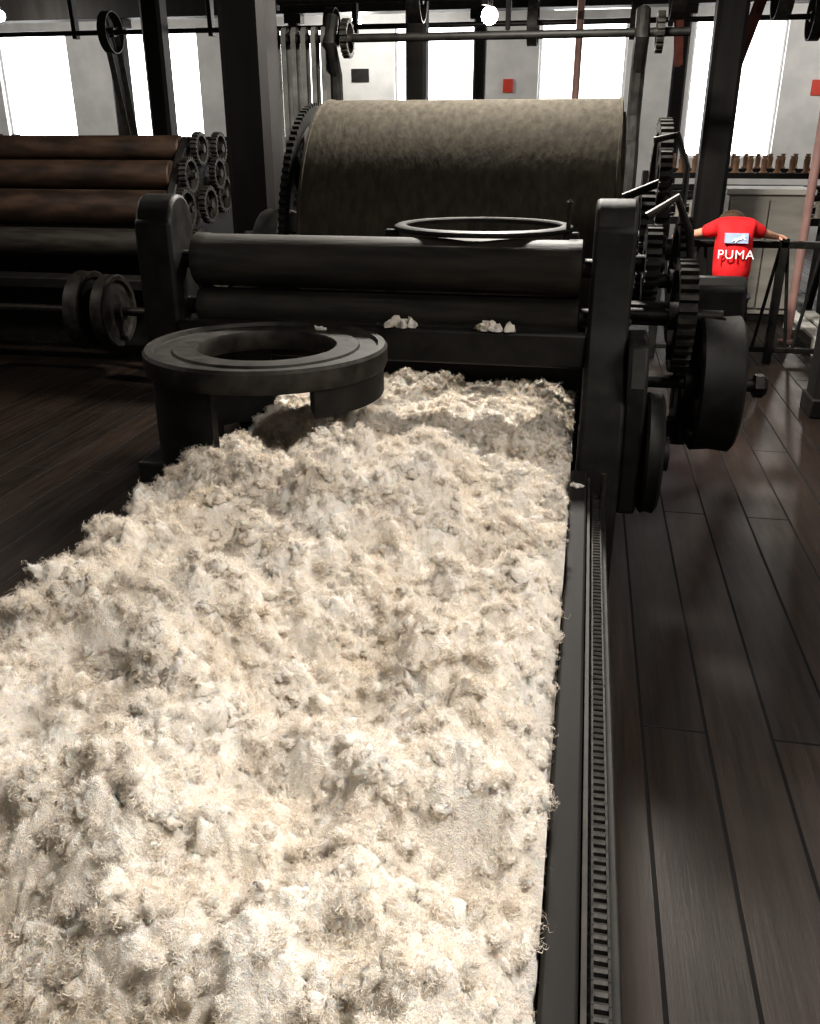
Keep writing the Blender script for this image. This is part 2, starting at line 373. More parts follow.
def clampw(O):
    O[...,2]=np.maximum(O[...,2],.536); 
    far=O[...,1]>2.7
    O[...,0]=np.where(far,np.clip(O[...,0],WXa,WXb+.012),np.clip(O[...,0],WXa-.008,.04)); O[...,1]=np.minimum(O[...,1],3.57)
    return O
def fibres(n,Lr,wid,lo,lift,cr0,cr1,per=1,K=7,spread=.0025,fan=.25,bend=.8):
    P,Nn=pick(n); n=len(P); D,Nn=frame(P,Nn,n,lo,lift)
    A=np.cross(D,rng.normal(0,1,(n,3)));A/=np.linalg.norm(A,axis=1,keepdims=True)
    ph=rng.random((n,1))*6.28; fr=rng.uniform(.7,1.8,(n,1)); Ln=rng.uniform(*Lr,n)[:,None]
    if per>1:
        P=np.repeat(P,per,0); D=np.repeat(D,per,0); A=np.repeat(A,per,0); Nn=np.repeat(Nn,per,0); ph=np.repeat(ph,per,0); fr=np.repeat(fr,per,0); Ln=np.repeat(Ln,per,0); n=len(P)
        P=P+rng.normal(0,spread,P.shape); D=D+rng.normal(0,fan,D.shape); D/=np.linalg.norm(D,axis=1,keepdims=True)
        A=A-D*np.sum(A*D,1,keepdims=True); A/=np.linalg.norm(A,axis=1,keepdims=True)+1e-9
        ph=ph+rng.normal(0,.6,ph.shape); fr=fr*rng.uniform(.8,1.2,fr.shape); Ln=Ln*rng.uniform(.6,1.15,Ln.shape)
    B=np.cross(D,A); cr=rng.uniform(cr0,cr1,(n,1))*Ln
    out=[]; sc=1+.5*np.maximum(0,P[:,1:2]-1)
    for k in range(K):
        s=k/(K-1)
        C=P+D*Ln*s-Nn*(bend*Ln*s*s*.5)+(A*(np.cos(ph+fr*6.28*s)-np.cos(ph))+B*(np.sin(ph+fr*6.28*s)-np.sin(ph)))*cr
        w=wid*sc*(1-.8*abs(2*s-.9))
        Wd=np.cross(D,Nn); Wd/=np.linalg.norm(Wd,axis=1,keepdims=True)+1e-6
        Wd=Wd+B*.4*np.cos(ph); Wd/=np.linalg.norm(Wd,axis=1,keepdims=True)+1e-9
        out.append(np.stack([C-Wd*w,C+Wd*w],1))
    O=clampw(np.stack(out,1))
    base=(np.arange(n)*K*2)[:,None]; kk=np.arange(K-1)[None]*2
    return O.reshape(-1,3),np.stack([base+kk,base+kk+1,base+kk+3,base+kk+2],-1).reshape(-1,4)
sets=[fibres(62000,(.008,.018),.00055,.2,1.1,.14,.30,7,6,.0032,.30,.5),fibres(230000,(.004,.010),.00052,.1,1.2,.14,.30,1,5,bend=.3),fibres(16000,(.012,.026),.0004,.4,1.5,.12,.26,5,6,.0015,.2,.5),fibres(5000,(.025,.045),.0003,.2,1.2,.1,.2)]
o0=np.array([-.57,1.3,.535])
nb=len(V1)+len(TV)
vv=[V1,TV]; qq=[F1]
for a,b_ in sets: vv.append(a); qq.append(b_+nb); nb+=len(a)
V=np.concatenate(vv)-o0; quads=np.concatenate(qq); tris=TFc+len(V1)
me=bpy.data.meshes.new('wool_fleece')
me.vertices.add(len(V)); me.vertices.foreach_set('co',V.astype(np.float32).ravel())
nq,nt_=len(quads),len(tris)
me.loops.add(nq*4+nt_*3); me.loops.foreach_set('vertex_index',np.concatenate([quads.ravel(),tris.ravel()]).astype(np.int32))
me.polygons.add(nq+nt_)
me.polygons.foreach_set('loop_start',np.concatenate([np.arange(0,nq*4,4),nq*4+np.arange(0,nt_*3,3)]).astype(np.int32))
me.polygons.foreach_set('loop_total',np.concatenate([np.full(nq,4),np.full(nt_,3)]).astype(np.int32))
me.polygons.foreach_set('use_smooth',np.ones(nq+nt_,dtype=bool))
mi=np.zeros(nq+nt_,dtype=np.int32); mi[len(F1):nq]=1; me.polygons.foreach_set('material_index',mi)
me.materials.append(WOOL); me.materials.append(WOOLF)
me.update(calc_edges=True)
print('wool verts',len(V),'polys',nq+nt_)
wo=bpy.data.objects.new('wool_fleece',me); wo.location=o0; col.objects.link(wo)
tag(wo,'heaped cream raw wool in curly tufts on the feed table','wool',kind='stuff')
def tuft(x,y,z,r,label):
    rr=np.random.default_rng(int(abs(x*977+y*331)*10)); g=G()
    for k in range(7):
        pv,pf=Pl[rr.integers(len(Pl))]; s=r*rr.uniform(.35,.6)
        v=(pv@rotm(rr).T)*s+np.array([x+rr.normal(0,r*.55),y+rr.normal(0,r*.2),z+s*.4]); v[:,2]=np.maximum(v[:,2],z+.001)
        g.add(v.tolist(),pf.tolist())
    return tag(g.build('wool_tuft',WOOL),label,'wool tuft','stray tufts of wool')
# ------------------------------------------------------------------ coiler stand
C=thing('coiler_stand',(-.98,2.68,0),'round black cast-iron ring stand overhanging the wool','ring stand')
cc=(-.98,2.68,.045)
G().lathe(cc,(0,0,1),[(.382,.885),(.388,.90),(.388,.945),(.38,.955),(.358,.955),(.353,.943),(.30,.943),(.295,.95),(.225,.95),(.22,.94),(.22,.90),(.23,.885)],72,closed=True).build('ring',IRON2,C,label='flat worn iron ring with raised rim')
G().lathe(cc,(0,0,1),[(.365,.60),(.365,.886),(.335,.886),(.335,.60)],40,math.radians(108),math.radians(262),closed=True).build('skirt',IRON,C)
G().lathe(cc,(0,0,1),[(.375,.80),(.375,.886),(.34,.886),(.34,.82)],20,math.radians(-50),math.radians(25),closed=True).build('lug',IRON,C)
G().box(-1.36,-1.24,2.45,2.9,0,.65).build('pedestal',IRON,C,bevel=.01)
G().box(-1.38,-1.23,2.42,2.92,0,.04).build('foot_plate',IRON,C,bevel=.01)
tuft(-.88,2.93,.996,.022,'small scrap of white wool on the iron ring')
# ------------------------------------------------------------------ carding machine
M=thing('carding_machine',(-.7,4.1,0),'large black cast-iron wool carding machine with a big cylinder','carding machine')
def arc(cy,cz,r,a0,a1,n): return [(cy+r*math.cos(math.radians(a0+(a1-a0)*i/n)),cz+r*math.sin(math.radians(a0+(a1-a0)*i/n))) for i in range(n+1)]
tail=arc(3.2,1.32,.10,170,10,8)+[(3.31,1.02),(3.40,.95)]+arc(4.5,.98,.30,180,0,12)+[(5.35,.95),(5.42,.9),(5.45,0),(5.25,0),(5.2,.55),(5.0,.72),(3.6,.72),(3.32,.6),(3.28,0)]
G().prism([(2.80,0),(2.80,.55),(2.86,.80),(3.02,.92),(3.09,1.02),(3.09,1.33)]+tail,.03,.17).build('side_frame',IRON,M,bevel=.015)
G().prism([(3.09,0),(3.09,1.33)]+tail,-1.61,-1.47).build('side_frame',IRON,M,bevel=.015)
def roller(z,r,name='feed_roller'):
    G().lathe((-1.42,3.2,z),(1,0,0),[(r-.012,0),(r,.006),(r,.05),(r-.003,.055),(r-.003,1.365),(r,1.37),(r,1.414),(r-.012,1.42)],64).build(name,ROLL,M)
    G().cyl((-1.47,3.2,z),(.03,3.2,z),.033).build('roller_shaft',STEEL,M)
roller(1.19,.096); roller(1.02,.072)
G().box(-1.47,.03,3.07,3.13,.865,.985).build('crossbeam',IRON,M,bevel=.01)
G().box(-1.47,.03,3.59,3.62,.30,.88).build('feed_plate',IRON,M,bevel=.006)
tuft(-.62,3.085,.985,.045,'loose wool scrap caught on the machine beam'); tuft(-.28,3.085,.985,.045,'loose wool scrap caught on the machine beam')
g=G(); g.lathe((-1.26,4.5,1.12),(1,0,0),[(.0,.0),(.60,0),(.60,.015),(.645,.015),(.66,.02),(.66,.03),(.655,.034),(.655,1.366),(.66,1.37),(.66,1.38),(.645,1.385),(.6,1.385),(.6,1.4),(0,1.4)],128)
g.build('main_cylinder',CYL,M,label='huge drum covered in worn grey card clothing')
G().cyl((-1.72,4.5,1.12),(.5,4.5,1.12),.05).build('main_shaft',STEEL,M)
G().gear((-1.315,4.5,1.12),.645,.03,110,.012,.08,6,.9).build('sprocket_wheel',IRON,M)
G().lathe((-.38,3.47,0),(0,0,1),[(.33,1.290),(.335,1.295),(.335,1.305),(.325,1.31),(.295,1.31),(.29,1.305),(.29,1.290)],56,closed=True).build('guide_ring',IRON,M)
for x in (-.75,-.08): G().box(x,x+.06,3.40,3.44,.95,1.29).build('ring_bracket',IRON,M,bevel=.008)
G().cyl((-.06,3.3,1.31),(-.06,3.3,1.40),.008,10).lathe((-.06,3.3,1.40),(0,0,1),[(0,-.012),(.012,0),(0,.012)],10).build('handle',IRON2,M)
for c,r,w,t,sp,inn,mm in [((.30,4.25,1.30),.39,.05,54,6,.85,IRON2),((.225,3.75,1.22),.22,.05,34,5,.8,IRON),((.36,3.30,1.02),.20,.06,32,5,.8,IRON2),((.235,3.3,1.20),.13,.05,22,0,.8,IRON),((.40,3.95,1.05),.26,.05,40,5,.8,IRON),((.27,3.62,1.47),.10,.04,18,0,.8,IRON2),((.44,3.7,.62),.2,.05,30,5,.8,IRON)]:
    G().gear(c,r,w,t,.02,.05,sp,inn).build('drive_gear',mm,M)
for a,b_,r in [((.17,4.25,1.30),(.36,4.25,1.30),.03),((.17,3.75,1.22),(.27,3.75,1.22),.03),((.03,3.3,1.02),(.50,3.3,1.02),.025),((.17,3.3,1.20),(.28,3.3,1.20),.03),((.17,3.95,1.05),(.46,3.95,1.05),.03),((.13,3.62,1.40),(.30,3.62,1.47),.015)]:
    G().cyl(a,b_,r).build('gear_shaft',STEEL,M)
def pulley(nm,c,r,w,m,parent=None):
    x,y,z=c
    return G().lathe((x-w/2,y,z),(1,0,0),[(.035,-.03),(.06,-.03),(.06,.02),(r*.8,.03),(r*.84,.005),(r-.012,0),(r,.01),(r-.006,w/2),(r,w-.01),(r-.012,w),(r*.84,w-.005),(r*.8,w-.03),(.06,w-.02),(.06,w+.03),(.035,w+.03)],56).build(nm,m,parent or M)
pulley('belt_pulley',(.50,3.30,.78),.245,.15,IRON)
pulley('belt_pulley',(.275,3.0,.60),.21,.06,IRON)
G().cyl((.17,3.30,.78),(.68,3.30,.78),.024).lathe((.64,3.30,.78),(1,0,0),[(.0,0),(.045,0),(.045,.03),(.03,.045),(0,.045)],6).build('pulley_shaft',STEEL,M)
G().cyl((.17,3.0,.60),(.34,3.0,.60),.024).build('pulley_shaft',STEEL,M)
g=G(); g.prism([(2.86,.42),(2.86,.86),(2.95,.98),(3.14,1.0),(3.2,.9),(3.25,.6),(3.2,.45),(3.1,.40)],.17,.235); g.build('gear_guard',IRON,M,bevel=.012)
G().prism([(3.45,.50),(3.45,1.1),(3.5,1.14),(3.62,1.1),(3.62,.50)],.40,.60).build('outer_bracket',IRON,M,bevel=.015)
for z0 in (.5,.95): G().box(.17,.42,3.47,3.55,z0,z0+.08).build('bracket_arm',IRON,M,bevel=.008)
G().tube([(.2,3.25,1.36),(.30,3.3,1.42),(.36,3.35,1.30),(.38,3.35,1.16)],.014).build('lever',IRON2,M)
G().tube([(.24,3.9,1.6),(.33,3.9,1.62),(.37,3.8,1.5),(.36,3.7,1.3)],.013).build('lever',IRON2,M)
for a in range(0,6): G().lathe((.17,3.2,.65+a*.12),(1,0,0),[(0,-.002),(.014,-.002),(.012,.010),(0,.014)],8).build('bolt',IRON2,M)
G().tube([(.115,2.79,.3),(.115,2.74,.3),(.115,2.70,.34),(.115,2.70,.62)],.009).build('guide_rod',IRON2,M)
tuft(.04,2.62,.60,.018,'small scrap of white wool on the table edge')
# ------------------------------------------------------------------ left machines
def card2(ox,oy,label,m):
    e=thing('carding_machine',(ox,oy,0),label,'carding machine')
    xa,xb=ox-2.6,ox
    for z,r,yy,mm in [(1.54,.095,oy+.25,m),(1.36,.105,oy+.05,m),(1.13,.13,oy-.05,m),(.88,.11,oy-.12,ROLL),(1.45,.12,oy+.6,ROLL)]:
        G().lathe((xa,yy,z),(1,0,0),[(.0,0),(r-.01,0),(r,.01),(r,xb-xa-.05),(r-.01,xb-xa-.04),(0,xb-xa-.04)],40).build('roller',mm,e)
        G().cyl((xa-.05,yy,z),(xb+.14,yy,z),.025,12).build('roller_shaft',STEEL,e)
    pr=[(oy-.3,0),(oy-.25,.9),(oy-.1,1.25),(oy+.1,1.5),(oy+.25,1.62),(oy+.6,1.6),(oy+1.1,1.2),(oy+1.6,1.1),(oy+1.65,0),(oy+1.4,0),(oy+1.3,.7),(oy+.1,.65),(oy-.05,0)]
    for xx in (xa-.02,xb-.04): G().prism(pr,xx,xx+.07).build('side_frame',IRON,e,bevel=.01)
    G().lathe((xa+.06,oy+.95,.95),(1,0,0),[(0,0),(.55,0),(.55,xb-xa-.14),(0,xb-xa-.14)],64).build('main_cylinder',CYL,e)
    for (yy,zz,r) in [(oy+.25,1.54,.12),(oy+.05,1.36,.13),(oy+.5,1.36,.12),(oy-.05,1.13,.15),(oy+.3,1.14,.14),(oy+.62,1.54,.12),(oy+.7,1.2,.15),(oy+.05,.86,.13)]:
        G().gear((xb+.11+random.uniform(-.04,.04),yy,zz),r,.05,22,.014,.03,4,.76).build('gear_wheel',IRON2,e)
    G().box(xa,xb,oy-.55,oy-.3,.60,.68).build('feed_board',WOODR,e,bevel=.01)
    for x in (xa,xb-.06): G().box(x,x+.06,oy-.5,oy-.44,0,.6).build('feed_board_leg',WOODR,e)
    G().box(xa,xb,oy-.28,oy-.24,.15,.62).build('front_panel',IRON,e)
    return e
A=card2(-3.0,6.5,'dark carding machine with rusty brown horizontal rollers',RUST)
pulley('drive_pulley',(-3.38,5.72,.50),.27,.12,IRON2,A)
pulley('drive_pulley',(-3.20,5.72,.50),.25,.10,IRON2,A)
G().cyl((-5.6,5.72,.50),(-2.72,5.72,.50),.03).build('pulley_shaft',STEEL,A)
for x in (-2.86,-4.4): G().box(x,x+.06,5.66,5.78,0,.54).build('shaft_stand',IRON,A,bevel=.01)
card2(-2.95,9.2,'dark carding machine standing behind the rusty rollers',ROLL)
card2(-6.1,8.6,'dark carding machine with brown rollers',RUST)
# ------------------------------------------------------------------ rear frame
R=thing('doffer_frame',(-.75,7.0,0),'dark iron frame with curved horned uprights and shaft','machine frame')
for x in (-1.92,.28):
    pts=[(x,6.8,0),(x,6.85,.9),(x,6.95,1.5),(x,7.12,1.75),(x,7.10,2.05),(x,6.95,2.25),(x,7.05,2.42)]
    P=[]
    for i in range(len(pts)-1):
        for k in range(4): P.append(Vector(pts[i]).lerp(Vector(pts[i+1]),k/4))
    P.append(Vector(pts[-1])); G().tube(P,.05,10).box(x-.07,x+.07,6.6,7.4,0,.08).build('horned_upright',IRON,R)
    G().gear((x+.12,7.0,2.28),.13,.05,20,.015,.03,4,.75).build('gear_wheel',IRON2,R)
G().cyl((-2.4,7.0,2.28),(.6,7.0,2.28),.028).build('shaft',IRON,R)
for a in [(6.9,7.1,1.2,1.32),(6.95,7.05,1.55,1.6)]: G().box(-1.95,.30,*a).build('crossbar',IRON,R,bevel=.01)
G().lathe((-1.8,7.3,1.25),(1,0,0),[(0,0),(.35,0),(.35,1.95),(0,1.95)],48).build('doffer_roller',ROLL,R)
for i in range(6):
    x=-2.36+i*.075; y=6.96
    pts=arc(y+.04,2.30,.06,180,0,8); pts2=arc(y+.04,1.55+(i%3)*.06,.06,0,-180,8)
    loop=pts+pts2
    g=G(); n=len(loop)
    vs=[(xx,p[0],p[1]) for xx in (x,x+.035) for p in loop]
    cy_=y+.04
    vs+=[(xx,cy_+(p[0]-cy_)*.88,p[1]) for xx in (x,x+.035) for p in loop]
    fs=[]
    for k in range(n):
        j=(k+1)%n; fs+=[(k,j,n+j,n+k),(2*n+k,3*n+k,3*n+j,2*n+j),(k,2*n+k,2*n+j,j),(n+k,n+j,3*n+j,3*n+k)]
    g.add(vs,fs); g.build('hanging_belt',BELTG,R,label='grey hanging loop of belt')
# ------------------------------------------------------------------ overhead line shafts
def lineshaft(y,z,x0,x1,pul,label):
    e=thing('line_shaft',((x0+x1)/2,y,z),label,'line shaft')
    G().cyl((x0,y,z),(x1,y,z),.03).build('shaft',STEEL,e)
    for x in np.arange(x0+.3,x1,1.9):
        G().prism([(y-.09,ZC),(y+.09,ZC),(y+.05,z-.07),(y-.05,z-.07)],x-.03,x+.03).build('hanger',IRON,e,bevel=.008)
    for x,r in pul:
        G().lathe((x-.06,y,z),(1,0,0),[(r,0),(r,.12),(r-.015,.12),(r-.015,0)],40,closed=True).build('pulley_rim',IRON2,e)
        g=G(); g.cyl((x-.06,y,z),(x+.06,y,z),.055,16)
        for k in range(4):
            a=k*pi/2+.4; g.cyl((x,y,z),(x,y+(r-.008)*math.cos(a),z+(r-.008)*math.sin(a)),.014,8)
        g.build('pulley_spokes',IRON,e)
    return e
LS=lineshaft(8.7,2.75,-3.2,3.6,[(-1.6,.2),(.62,.22),(1.45,.24),(2.05,.2)],'overhead drive shaft with spoked pulleys')
LS2=lineshaft(12.1,2.9,-9,5,[(-6.3,.25),(-3.3,.22),(-.8,.25),(.4,.2),(2.4,.25)],'overhead drive shaft with spoked pulleys')
def belt(p0,p1,w,m,parent,label):
    p0=Vector(p0);p1=Vector(p1);g=G()
    for dy in (0,.3):
        a=p0+Vector((0,dy-.15,0)); b=p1+Vector((0,(dy-.15)*.7,0))
        g.add([a,a+Vector((w,0,0)),b+Vector((w,0,0)),b,a+Vector((0,.008,0)),a+Vector((w,.008,0)),b+Vector((w,.008,0)),b+Vector((0,.008,0))],
          [(0,1,2,3),(7,6,5,4),(0,4,5,1),(1,5,6,2),(2,6,7,3),(3,7,4,0)])
    return g.build('drive_belt',m,parent,label=label)
belt((1.32,8.7,2.95),(1.12,8.9,2.1),.07,BELT,LS,'slanting reddish leather drive belt')
belt((-1.60,8.7,2.95),(-2.1,9.0,3.5),.06,BELT,LS,'slanting reddish leather drive belt')
belt((.58,8.7,2.9),(.66,8.9,2.2),.06,BELT,LS,'slanting reddish leather drive belt')
belt((-6.35,12.1,2.9),(-6.35,12.4,1.6),.08,BELTG,LS2,'grey vertical drive belt')
for x,y,m,r,l in [(-.19,9.4,PINK,.035,'thin reddish-brown painted pipe from floor to ceiling'),(1.76,8.0,PINK,.035,'thin pinkish painted pipe from floor to ceiling')]:
    tag(G().lathe((x,y,0),(0,0,1),[(r*2,0),(r*2,.02),(r,.03),(r,ZC-.03),(r*2,ZC-.02),(r*2,ZC)],16).build('pipe',m),l,'pipe')
# ------------------------------------------------------------------ spinning frames
def spin(x,y,w,label,h=0):
    e=thing('spinning_frame',(x,y,0),label,'spinning frame','spinning frames along the window wall')
    for xx in (x-w/2,x+w/2-.06): G().prism([(y-.35,0),(y-.3,.8),(y-.1,1.28),(y+.1,1.28),(y+.3,.8),(y+.35,0),(y+.22,0),(y,.6),(y-.22,0)],xx,xx+.06).build('end_frame',IRON,e)
    for a in [(y-.04,y+.04,1.2,1.26),(y-.3,y-.2,.72,.8),(y+.2,y+.3,.72,.8)]: G().box(x-w/2,x+w/2,*a).build('rail',IRON,e)
    G().cyl((x-w/2,y-.15,1.02),(x+w/2,y-.15,1.02),.05,16).build('drafting_roller',IRON2,e)
    n=int(w/.16)
    for nm,zz,yy,mm in (('bobbin',1.26,y,BOB),('yarn_bobbin',.80,y-.25,YARN)):
        first=None
        for i in range(n):
            xx=x-w/2+.12+i*(w-.2)/n
            if first is None:
                first=G().lathe((xx,yy,zz),(0,0,1),[(0,0),(.045,0),(.045,.015),(.03,.02),(.035,.14),(.02,.16),(.03,.165),(.03,.18),(0,.18)],12).build(nm,mm,e); fx=xx
            else:
                c=first.copy(); c.location=first.location+Vector((xx-fx,0,0)); col.objects.link(c); c.parent=e
    return e
for x,y,w in [(1.9,11.2,2.6),(2.2,13.0,2.8),(3.4,9.6,2.2),(-.6,13.0,2.2),(-3.6,12.8,2.4),(-7.0,11.8,2.6),(-9.8,11.5,2.4),(4.8,12.0,2.0)]:
    spin(x,y,w,'dark spinning frame topped by a row of wooden bobbins')
K=thing('cabinet',(1.6,9.3,0),'grey-brown wooden cabinet standing behind the railing','cabinet')
G().box(1.28,2.0,9.0,9.6,.06,1.14).build('body',CAB,K,bevel=.01)
G().box(1.25,2.03,8.97,9.63,1.14,1.19).build('top_board',CABT,K,bevel=.008)
for a in (1.30,1.645): G().box(a,a+.335,8.975,9.0,.12,1.1).build('door',CAB,K,bevel=.006)
G().box(1.3,1.98,9.02,9.58,0,.06).build('plinth',IRON,K)
W=thing('reflection_platform',(2.35,8.0,0),'added pale slatted platform imitating bright floor reflection behind the railing','platform')  # added pale slats stand in for the floor's window reflection
for i in range(8): G().box(1.86+i*.16,1.97+i*.16,7.45,8.75,.12,.15).build('slat',PALE,W,bevel=.004)
for y in (7.5,8.6): G().box(1.86,3.09,y,y+.08,0,.12).build('bearer',PALE,W)
def sign(x,z,w,h,m,label): return tag(G().box(x-w/2,x+w/2,Y1-.03,Y1-.002,z-h/2,z+h/2).build('wall_sign',m,bevel=.004),label,'sign')
sign(-1.42,2.42,.16,.2,SIGN,'small red and white wall sign')
sign(3.35,2.35,.16,.22,SIGN,'small red wall sign')
sign(-3.9,2.6,.3,.2,IRON,'small dark notice on the white wall')
# ------------------------------------------------------------------ railing
Rl=thing('guard_railing',(1.6,7.2,0),'black iron guard railing with slanted bars','railing')
xa,xb=.55,3.2; yr=7.2
G().box(xa,xb,yr-.03,yr+.03,.86,.91).build('top_rail',IRON,Rl,bevel=.006)
G().box(xa,xb,yr-.02,yr+.02,.08,.12).build('bottom_rail',IRON,Rl,bevel=.006)
ps=(.58,1.46,2.35,3.15)
for x in ps: G().box(x-.03,x+.03,yr-.03,yr+.03,0,.93).build('post',IRON,Rl,bevel=.005)
for p,q in zip(ps[:-1],ps[1:]):
    n=6
    for i in range(n):
        x=p+(q-p)*(i+.5)/n; s=.05 if i%2 else -.05
        G().cyl((x-s,yr,.10),(x+s,yr,.88),.013,8).build('baluster',IRON,Rl)
# ------------------------------------------------------------------ child
def skin(name,nodes,edges,m,parent,root=0,sub=2):
    off=ROOT[parent]
    me=bpy.data.meshes.new(name); me.from_pydata([Vector(n[:3])-off for n in nodes],edges,[]); me.materials.append(m)
    o=bpy.data.objects.new(name,me); col.objects.link(o); o.parent=parent; ROOT[o]=off
    md=o.modifiers.new('skin','SKIN'); md.use_smooth_shade=True
    for i,n in enumerate(nodes):
        r=n[3]; me.skin_vertices[0].data[i].radius=(r,r) if not isinstance(r,tuple) else r
    me.skin_vertices[0].data[root].use_root=True
    s=o.modifiers.new('sub','SUBSURF'); s.levels=sub; s.render_levels=sub
    return o
cx,cy=1.06,6.90
Pn=thing('person',(cx,cy,0),'child in red shirt leaning over the railing with arms spread','person')
B=[(cx,cy-.02,.60,.10),(cx,cy+.0,.76,.095),(cx,cy+.05,.92,.105),(cx,cy+.10,1.02,.07),(cx,cy+.16,1.035,.042),(cx,cy+.22,1.03,.06),(cx,cy+.28,1.02,.08),(cx,cy+.33,.99,.06)]
E=[(0,1),(1,2),(2,3),(3,4),(4,5),(5,6),(6,7)]
def addchain(start,pts):
    p=start
    for q in pts: B.append(q); E.append((p,len(B)-1)); p=len(B)-1
    return p
addchain(7,[(cx,cy+.37,.955,.018)])
for s in (-1,1):
    addchain(6,[(cx+s*.082,cy+.27,1.01,.018),(cx+s*.098,cy+.265,1.015,.014)])
    w=addchain(3,[(cx+s*.10,cy+.10,1.015,.045),(cx+s*.145,cy+.11,1.0,.04),(cx+s*.25,cy+.17,.965,.032),(cx+s*.325,cy+.27,.945,.022),(cx+s*.36,cy+.295,.94,.024)])
    for k,(dx,dy) in enumerate([(.045,-.02),(.055,-.005),(.055,.01),(.045,.022)]):
        addchain(w,[(cx+s*(.36+dx*.55),cy+.295+dy,.94,.0085),(cx+s*(.36+dx),cy+.295+dy*1.3,.925,.007)])
    addchain(w,[(cx+s*.35,cy+.265,.935,.009),(cx+s*.37,cy+.245,.92,.007)])
    addchain(0,[(cx+s*.065,cy-.02,.54,.062),(cx+s*.08,cy-.0,.32,.045),(cx+s*.085,cy-.03,.08,.03),(cx+s*.09,cy+.02,.035,.03),(cx+s*.095,cy+.09,.028,.025)])
skin('body',B,E,SKIN,Pn)
sh=[(cx,cy-.02,.62,(.145,.105)),(cx,cy,.76,(.145,.11)),(cx,cy+.05,.92,(.15,.115)),(cx,cy+.10,1.03,(.11,.085)),(cx,cy+.14,1.045,.055)]
se=[(0,1),(1,2),(2,3),(3,4)]
for s in (-1,1):
    sh+=[(cx+s*.11,cy+.10,1.02,.066),(cx+s*.175,cy+.12,.99,.056),(cx+s*.215,cy+.145,.978,.05)]
    n=len(sh); se+=[(3,n-3),(n-3,n-2),(n-2,n-1)]
skin('shirt',sh,se,RED,Pn)
tr=[(cx,cy-.02,.62,.125),(cx-.07,cy-.02,.53,.082),(cx-.082,cy,.32,.06),(cx-.085,cy-.03,.10,.05),(cx+.07,cy-.02,.53,.082),(cx+.082,cy,.32,.06),(cx+.085,cy-.03,.10,.05)]
skin('trousers',tr,[(0,1),(1,2),(2,3),(0,4),(4,5),(5,6)],DENIM,Pn)
for s in (-1,1): skin('shoe',[(cx+s*.088,cy-.05,.04,.042),(cx+s*.09,cy+.02,.038,.045),(cx+s*.095,cy+.10,.032,.036)],[(0,1),(1,2)],SHOE,Pn)
g=G(); bm=bmesh.new(); bmesh.ops.create_icosphere(bm,subdivisions=4,radius=1); vs=[]
for v in bm.verts:
    q=v.co.copy(); k=1+.05*noise.noise(Vector((q.x*14,q.y*4,q.z*4)))+.03*noise.noise(q*9)
    if q.y>.55 and q.z<.3: k*=.9
    vs.append((cx+q.x*.094*k,cy+.265+q.y*.11*k,1.048+q.z*.080*k))
g.add(vs,[[v.index for v in f.verts] for f in bm.faces]); bm.free(); g.build('hair',HAIR,Pn)
cu=bpy.data.curves.new('shirt_lettering','FONT'); cu.body='PUMA'; cu.size=.090; cu.align_x='CENTER'; cu.extrude=.003; cu.offset=-.0004; cu.space_character=1.1
to=bpy.data.objects.new('shirt_lettering',cu); col.objects.link(to); cu.materials.append(WHITE)
bpy.context.view_layer.update()
dg=bpy.context.evaluated_depsgraph_get(); tm=bpy.data.meshes.new_from_object(to.evaluated_get(dg)); bpy.data.objects.remove(to)
to=bpy.data.objects.new('shirt_lettering',tm); col.objects.link(to); to.parent=Pn
if not tm.materials: tm.materials.append(WHITE)
tilt=math.atan2(.05,.16)
to.rotation_euler=(pi/2-tilt,0,0); to.location=(0,-.117,.822); to['label']='white printed brand lettering'
g=G(); yb=cy-.078; g.add([(cx-.08,yb+.004,.925),(cx+.08,yb+.004,.925),(cx+.08,yb+.030,.990),(cx-.08,yb+.030,.990),(cx-.08,yb+.03,.925),(cx+.08,yb+.03,.925),(cx+.08,yb+.055,.990),(cx-.08,yb+.055,.990)],[(0,1,2,3),(7,6,5,4),(0,4,5,1),(1,5,6,2),(2,6,7,3),(3,7,4,0)])
g.build('printed_band',BLUEP,Pn,label='pale blue printed band')
cat=[(-.055,.0),(-.045,.004),(-.028,.018),(-.010,.024),(.012,.030),(.026,.042),(.034,.044),(.036,.050),(.042,.044),(.050,.040),(.050,.034),(.042,.030),(.048,.022),(.058,.016),(.056,.012),(.042,.018),(.030,.024),(.020,.014),(.004,.012),(-.008,.010),(-.014,.0),(-.022,-.008),(-.026,-.004),(-.020,.004),(-.022,.012),(-.034,.008),(-.046,-.002)]
n=len(cat); g=G()
P3=lambda u,v,d:(cx+.012+u*.9,yb+.002-d+(v)*.45,.935+v*.95)
g.add([P3(u,v,.004) for u,v in cat]+[P3(u,v,-.001) for u,v in cat],[tuple(range(n)),tuple(range(2*n-1,n-1,-1))]+[(i,(i+1)%n,n+(i+1)%n,n+i) for i in range(n)])
g.build('printed_logo',WHITE,Pn,label='white printed leaping cat emblem',smooth=False)
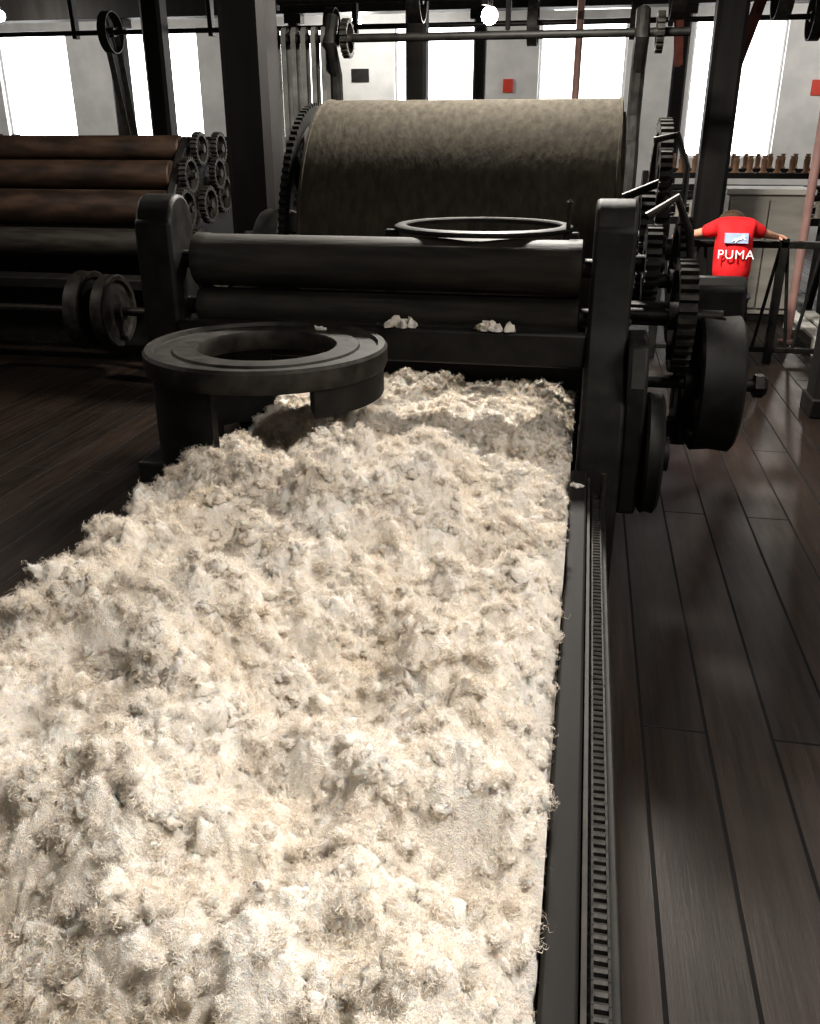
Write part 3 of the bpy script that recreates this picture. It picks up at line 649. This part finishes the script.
# ------------------------------------------------------------------ lamps
def pendant(x,y,z,pw,label,r=.075):
    e=thing('pendant_lamp',(x,y,z),label,'lamp','pendant lamps')
    G().cyl((x,y,z+r+.05),(x,y,ZC),.008,8).build('cord',IRON,e)
    G().cyl((x,y,z+r-.01),(x,y,z+r+.06),.03,16).build('lamp_socket',IRON2,e)
    G().lathe((x,y,z),(0,0,1),[(r*math.sin(a),-r*math.cos(a)) for a in np.linspace(0,pi*.93,12)],20).build('bulb',BULB,e)
    l=bpy.data.lights.new('lamp_light','POINT'); l.energy=pw; l.color=(1,.95,.88); l.shadow_soft_size=.08
    o=bpy.data.objects.new('lamp_light',l); o.location=(0,0,-.18); o.parent=e; col.objects.link(o); return e
pendant(-1.12,10.2,2.77,60,'added bulb pendant out of view filling the right background',.085)
pendant(-8.45,13.0,3.24,110,'added bulb pendant out of view filling the right background')
pendant(3.2,13.6,3.2,110,'added bulb pendant out of view filling the right background')  # added lamp, out of view, fills the right background with light
pendant(-3.6,14.6,3.25,80,'added bulb pendant out of view filling the right background')  # extra lamp added to brighten the whitewashed rear wall
def strip(x,y,z,pw,ln,c,label,sz=.3,spread=180,tilt=None):
    e=thing('ceiling_light',(x,y,z),label,'lamp','ceiling lights')
    G().box(x-ln/2,x+ln/2,y-sz/2,y+sz/2,z,z+.06).build('housing',FRAMEW,e,bevel=.005)
    for s in (-.4,.4): G().cyl((x+ln*s,y,z+.06),(x+ln*s,y,ZC),.006,8).build('hanger',IRON,e)
    G().box(x-ln/2+.02,x+ln/2-.02,y-sz/2+.02,y+sz/2-.02,z-.012,z).build('diffuser',emis('tube_glow',(1,.96,.9),6 if pw<1 else 2),e)
    if pw:
        l=bpy.data.lights.new('lamp_light','AREA'); l.energy=pw; l.color=c; l.shape='RECTANGLE'; l.size=ln*.9; l.size_y=sz*.9; l.spread=math.radians(spread)
        o=bpy.data.objects.new('lamp_light',l); o.location=(0,0,-.03); o.parent=e; col.objects.link(o)
        if tilt: o.rotation_euler=tilt; o.location=(0,0,-.16)
    return e
strip(.75,.75,3.1,34,.7,(1,.95,.89),'hanging ceiling light above the feed table',.5,120,(0,math.radians(22),0))
strip(-.45,5.15,3.25,280,.6,(1,.945,.87),'hanging ceiling light above the carding machine',.35)
strip(-4.3,4.0,3.2,45,1.2,(1,.91,.82),'added fill light above the left aisle',.4)  # unseen fill added to lift the dark left machine
strip(2.2,2.2,3.25,46,1.8,(1,.93,.86),'added fill light above the left aisle',.9)  # unseen fill added for floor sheen and softer shadows on the right
strip(3.4,6.2,3.2,26,1.2,(1,.95,.90),'added fill light above the railing',.5)  # unseen fill added to light the cabinet and railing from the front
strip(-.05,14.9,3.38,0,1.3,(1,1,1),'long fluorescent ceiling light',.2)
w=bpy.data.worlds.new('world'); S.world=w; w.use_nodes=True
w.node_tree.nodes['Background'].inputs[0].default_value=(.8,.85,.9,1); w.node_tree.nodes['Background'].inputs[1].default_value=.3
cd=bpy.data.cameras.new('camera'); cam=bpy.data.objects.new('camera',cd); col.objects.link(cam)
cam.location=(0,0,1.6); cam.rotation_euler=(math.radians(67.1),0,math.radians(10.8)); cd.lens=30.94; cd.sensor_width=36; cd.clip_start=.02
S.camera=cam
